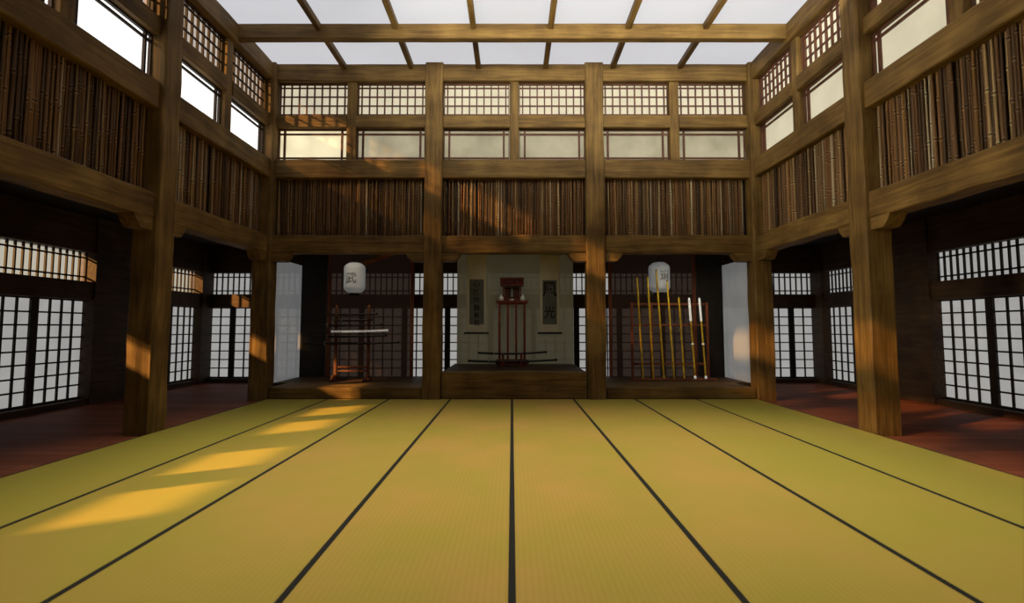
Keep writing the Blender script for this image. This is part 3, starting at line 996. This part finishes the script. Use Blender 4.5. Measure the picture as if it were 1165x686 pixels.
# ------------------------------------------------------------------ pole rack and poles
M_pole = wood('yellow_bamboo', 2, (.42, .25, .012), (.62, .40, .018), (.75, .50, .035), rough=0.4)
M_pole_tip = plain('dark_cane_tip', (0.10, 0.055, 0.012), 0.6)
M_sleeve = plain('white_sleeve', (0.84, 0.84, 0.78), 0.5, var=0.05, emit=0.30)  # glow added for the sun's glare on the white
PYY, PZ = 9.36, 0.1625
pr = empty('pole_rack', (2.755, PYY, PZ))
tag(pr, 'open reddish wooden rack behind the leaning bamboo poles', 'rack')
for x in (-.66, -.32, .655):
    hgt = 1.33
    MB().hewn(2, 0.0, hgt, x - .02, x + .02, -.02, .02, 0.004, 0.001, 0.3).build('post', M_redwood, pr)
M_redwood_x = wood('reddish_rail', 0, (.11, .030, .014), (.18, .052, .024), (.25, .08, .036))
for z in (1.30, .935, .262):
    MB().hewn(0, -.66, .655, -.018, .018, z - .018, z + .018, 0.004, 0.001, 0.3).build('rail', M_redwood_x, pr)
m = MB().hewn(0, -.72, .72, -.26, .03, 0.0, .022, 0.004, 0.001, 0.4)
m.build('base', M_redwood_x, pr)
PB = [2.279, 2.458, 2.643, 2.82, 2.999, 3.187, 3.373]
PT = [(2.229, 1.94), (2.419, 1.948), (2.58, 2.066), (2.766, 1.877), (2.96, 1.579), (3.143, 1.579), (3.324, 1.579)]
PB = [x * 0.981 for x in PB]
PT = [(x * 0.982, 1.0717 + (z - 1.0717) * 0.982) for x, z in PT]
PL = ['first bamboo pole from the left leaning on the open rack', 'second bamboo pole from the left leaning on the open rack',
      'tallest bamboo pole, third on the rack, crossing the white lantern', 'bamboo pole ending at the white lantern, fourth on the rack',
      'short plain bamboo pole beside the two white-topped ones', 'white-topped pole beside the short plain bamboo pole', 'white-topped pole at the right end of the rack']
for k in range(7):
    b = Vector((PB[k], PYY - .16, PZ + .024))
    t = Vector((PT[k][0], 0, PT[k][1]))
    # lean back so that the pole touches the top rail, or the rail's height carried on
    slope = (0.13 - 0.033) / (1.30 - .024)
    t.y = b.y + slope * (t.z - b.z)
    L = (t - b).length
    root = empty('bamboo_pole' if k < 5 else 'training_spear', b)
    q = (t - b).to_track_quat('Z', 'Y')
    root.rotation_euler = q.to_euler()
    tag(root, PL[k], 'pole', 'bamboo poles leaning on the open rack' if k < 5 else 'white-topped poles on the open rack')
    r = 0.0155
    top = L if k < 5 else L * 0.705
    pts, rad = [(0, 0, 0)], [r]
    z = 0.09 + 0.05 * random.random()
    while z < top - .03:
        pts += [(0, 0, z - .008), (0, 0, z), (0, 0, z + .008)]
        rad += [r, r * 1.22, r]
        z += 0.16 + 0.05 * random.random()
    pts.append((0, 0, top)); rad.append(r * 0.94)
    shaft = MB().tube(pts, rad, 10).build('shaft', M_pole, root)
    if k < 5:
        MB().tube([(0, 0, L - .001), (0, 0, L + .012), (0, 0, L + .02)], [r, r * .95, r * .5], 10).build('tip', M_pole_tip, shaft)
    else:
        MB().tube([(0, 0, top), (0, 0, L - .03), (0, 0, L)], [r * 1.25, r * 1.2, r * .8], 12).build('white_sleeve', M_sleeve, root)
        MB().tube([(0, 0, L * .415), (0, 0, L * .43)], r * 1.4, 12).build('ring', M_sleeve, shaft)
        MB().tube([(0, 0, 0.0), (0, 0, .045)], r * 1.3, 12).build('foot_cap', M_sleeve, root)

# ------------------------------------------------------------------ light
wd = bpy.data.worlds.new('hazy_sky')
SC.world = wd
wd.use_nodes = True
wd.node_tree.nodes['Background'].inputs[0].default_value = (0.93, 0.97, 1.0, 1)
wd.node_tree.nodes['Background'].inputs[1].default_value = 1.0

sun = bpy.data.lights.new('low_sun', 'SUN')
sun.energy = 38.0
sun.color = (1.0, 0.58, 0.22)
sun.angle = math.radians(1.3)
so = bpy.data.objects.new('low_sun', sun)
COL.objects.link(so)
so.rotation_euler = Vector((1.0, 0.56, -0.50)).to_track_quat('-Z', 'Y').to_euler()
so.location = (-12, -12, 8)

def area(name, loc, target, sx, sy, power, col, spread=180):
    l = bpy.data.lights.new(name, 'AREA')
    l.shape = 'RECTANGLE'; l.size = sx; l.size_y = sy
    l.energy = power; l.color = col; l.spread = math.radians(spread)
    o = bpy.data.objects.new(name, l)
    COL.objects.link(o)
    o.location = loc
    o.rotation_euler = (Vector(target) - Vector(loc)).to_track_quat('-Z', 'Y').to_euler()
    return o
area('added_light_over_mats', (0.3, 4.0, 4.88), (0.3, 4.01, 0), 6.8, 4.8, 84, (1.0, 0.91, 0.70), 54)  # unseen lamp added to light the mats and spare the walls
area('added_light_by_back_wall', (1.0, 5.62, 4.70), (1.1, 8.0, 4.75), 5.2, 0.25, 44, (1.0, 0.94, 0.72), 95)  # unseen lamp added to brighten the top of the back wall
area('left_window_added_fill', (-3.3, 2.5, 4.2), (3.7, 5.5, 4.0), 0.8, 5.0, 62, (1.0, 0.90, 0.66), 75)  # lamp added inside the room to strengthen the left windows' daylight

area('alcove_added_fill', (2.75, 8.55, 2.50), (2.80, 9.36, 1.1), 1.0, 0.3, 3.2, (1.0, 0.90, 0.70), 90)  # unseen lamp added to bring out the bamboo poles
area('alcove_added_fill', (-2.6, 8.55, 2.50), (-2.6, 9.2, 1.0), 1.0, 0.3, 1.5, (1.0, 0.82, 0.58), 90)  # unseen lamp added to lift the sword rack
area('alcove_added_fill', (0.03, 8.55, 2.50), (0.03, 9.7, 1.0), 1.2, 0.3, 0.9, (1.0, 0.92, 0.74), 90)  # unseen lamp added to lift the altar

# ------------------------------------------------------------------ camera
cam = bpy.data.cameras.new('camera')
co = bpy.data.objects.new('camera', cam)
COL.objects.link(co)
co.location = (0, 0, 1.0717)
co.rotation_euler = (PI / 2 + math.radians(4.092), 0, 0)
cam.sensor_fit = 'HORIZONTAL'
cam.sensor_width = 36.0
cam.lens = 608.0 / 1165.0 * 36.0
cam.shift_y = -15.0 / 1165.0
cam.clip_start = 0.05
cam.dof.use_dof = True
cam.dof.focus_distance = 7.5
cam.dof.aperture_fstop = 2.2
SC.camera = co
SC.view_settings.view_transform = 'Standard'
SC.view_settings.look = 'None'
SC.view_settings.exposure = 0.0
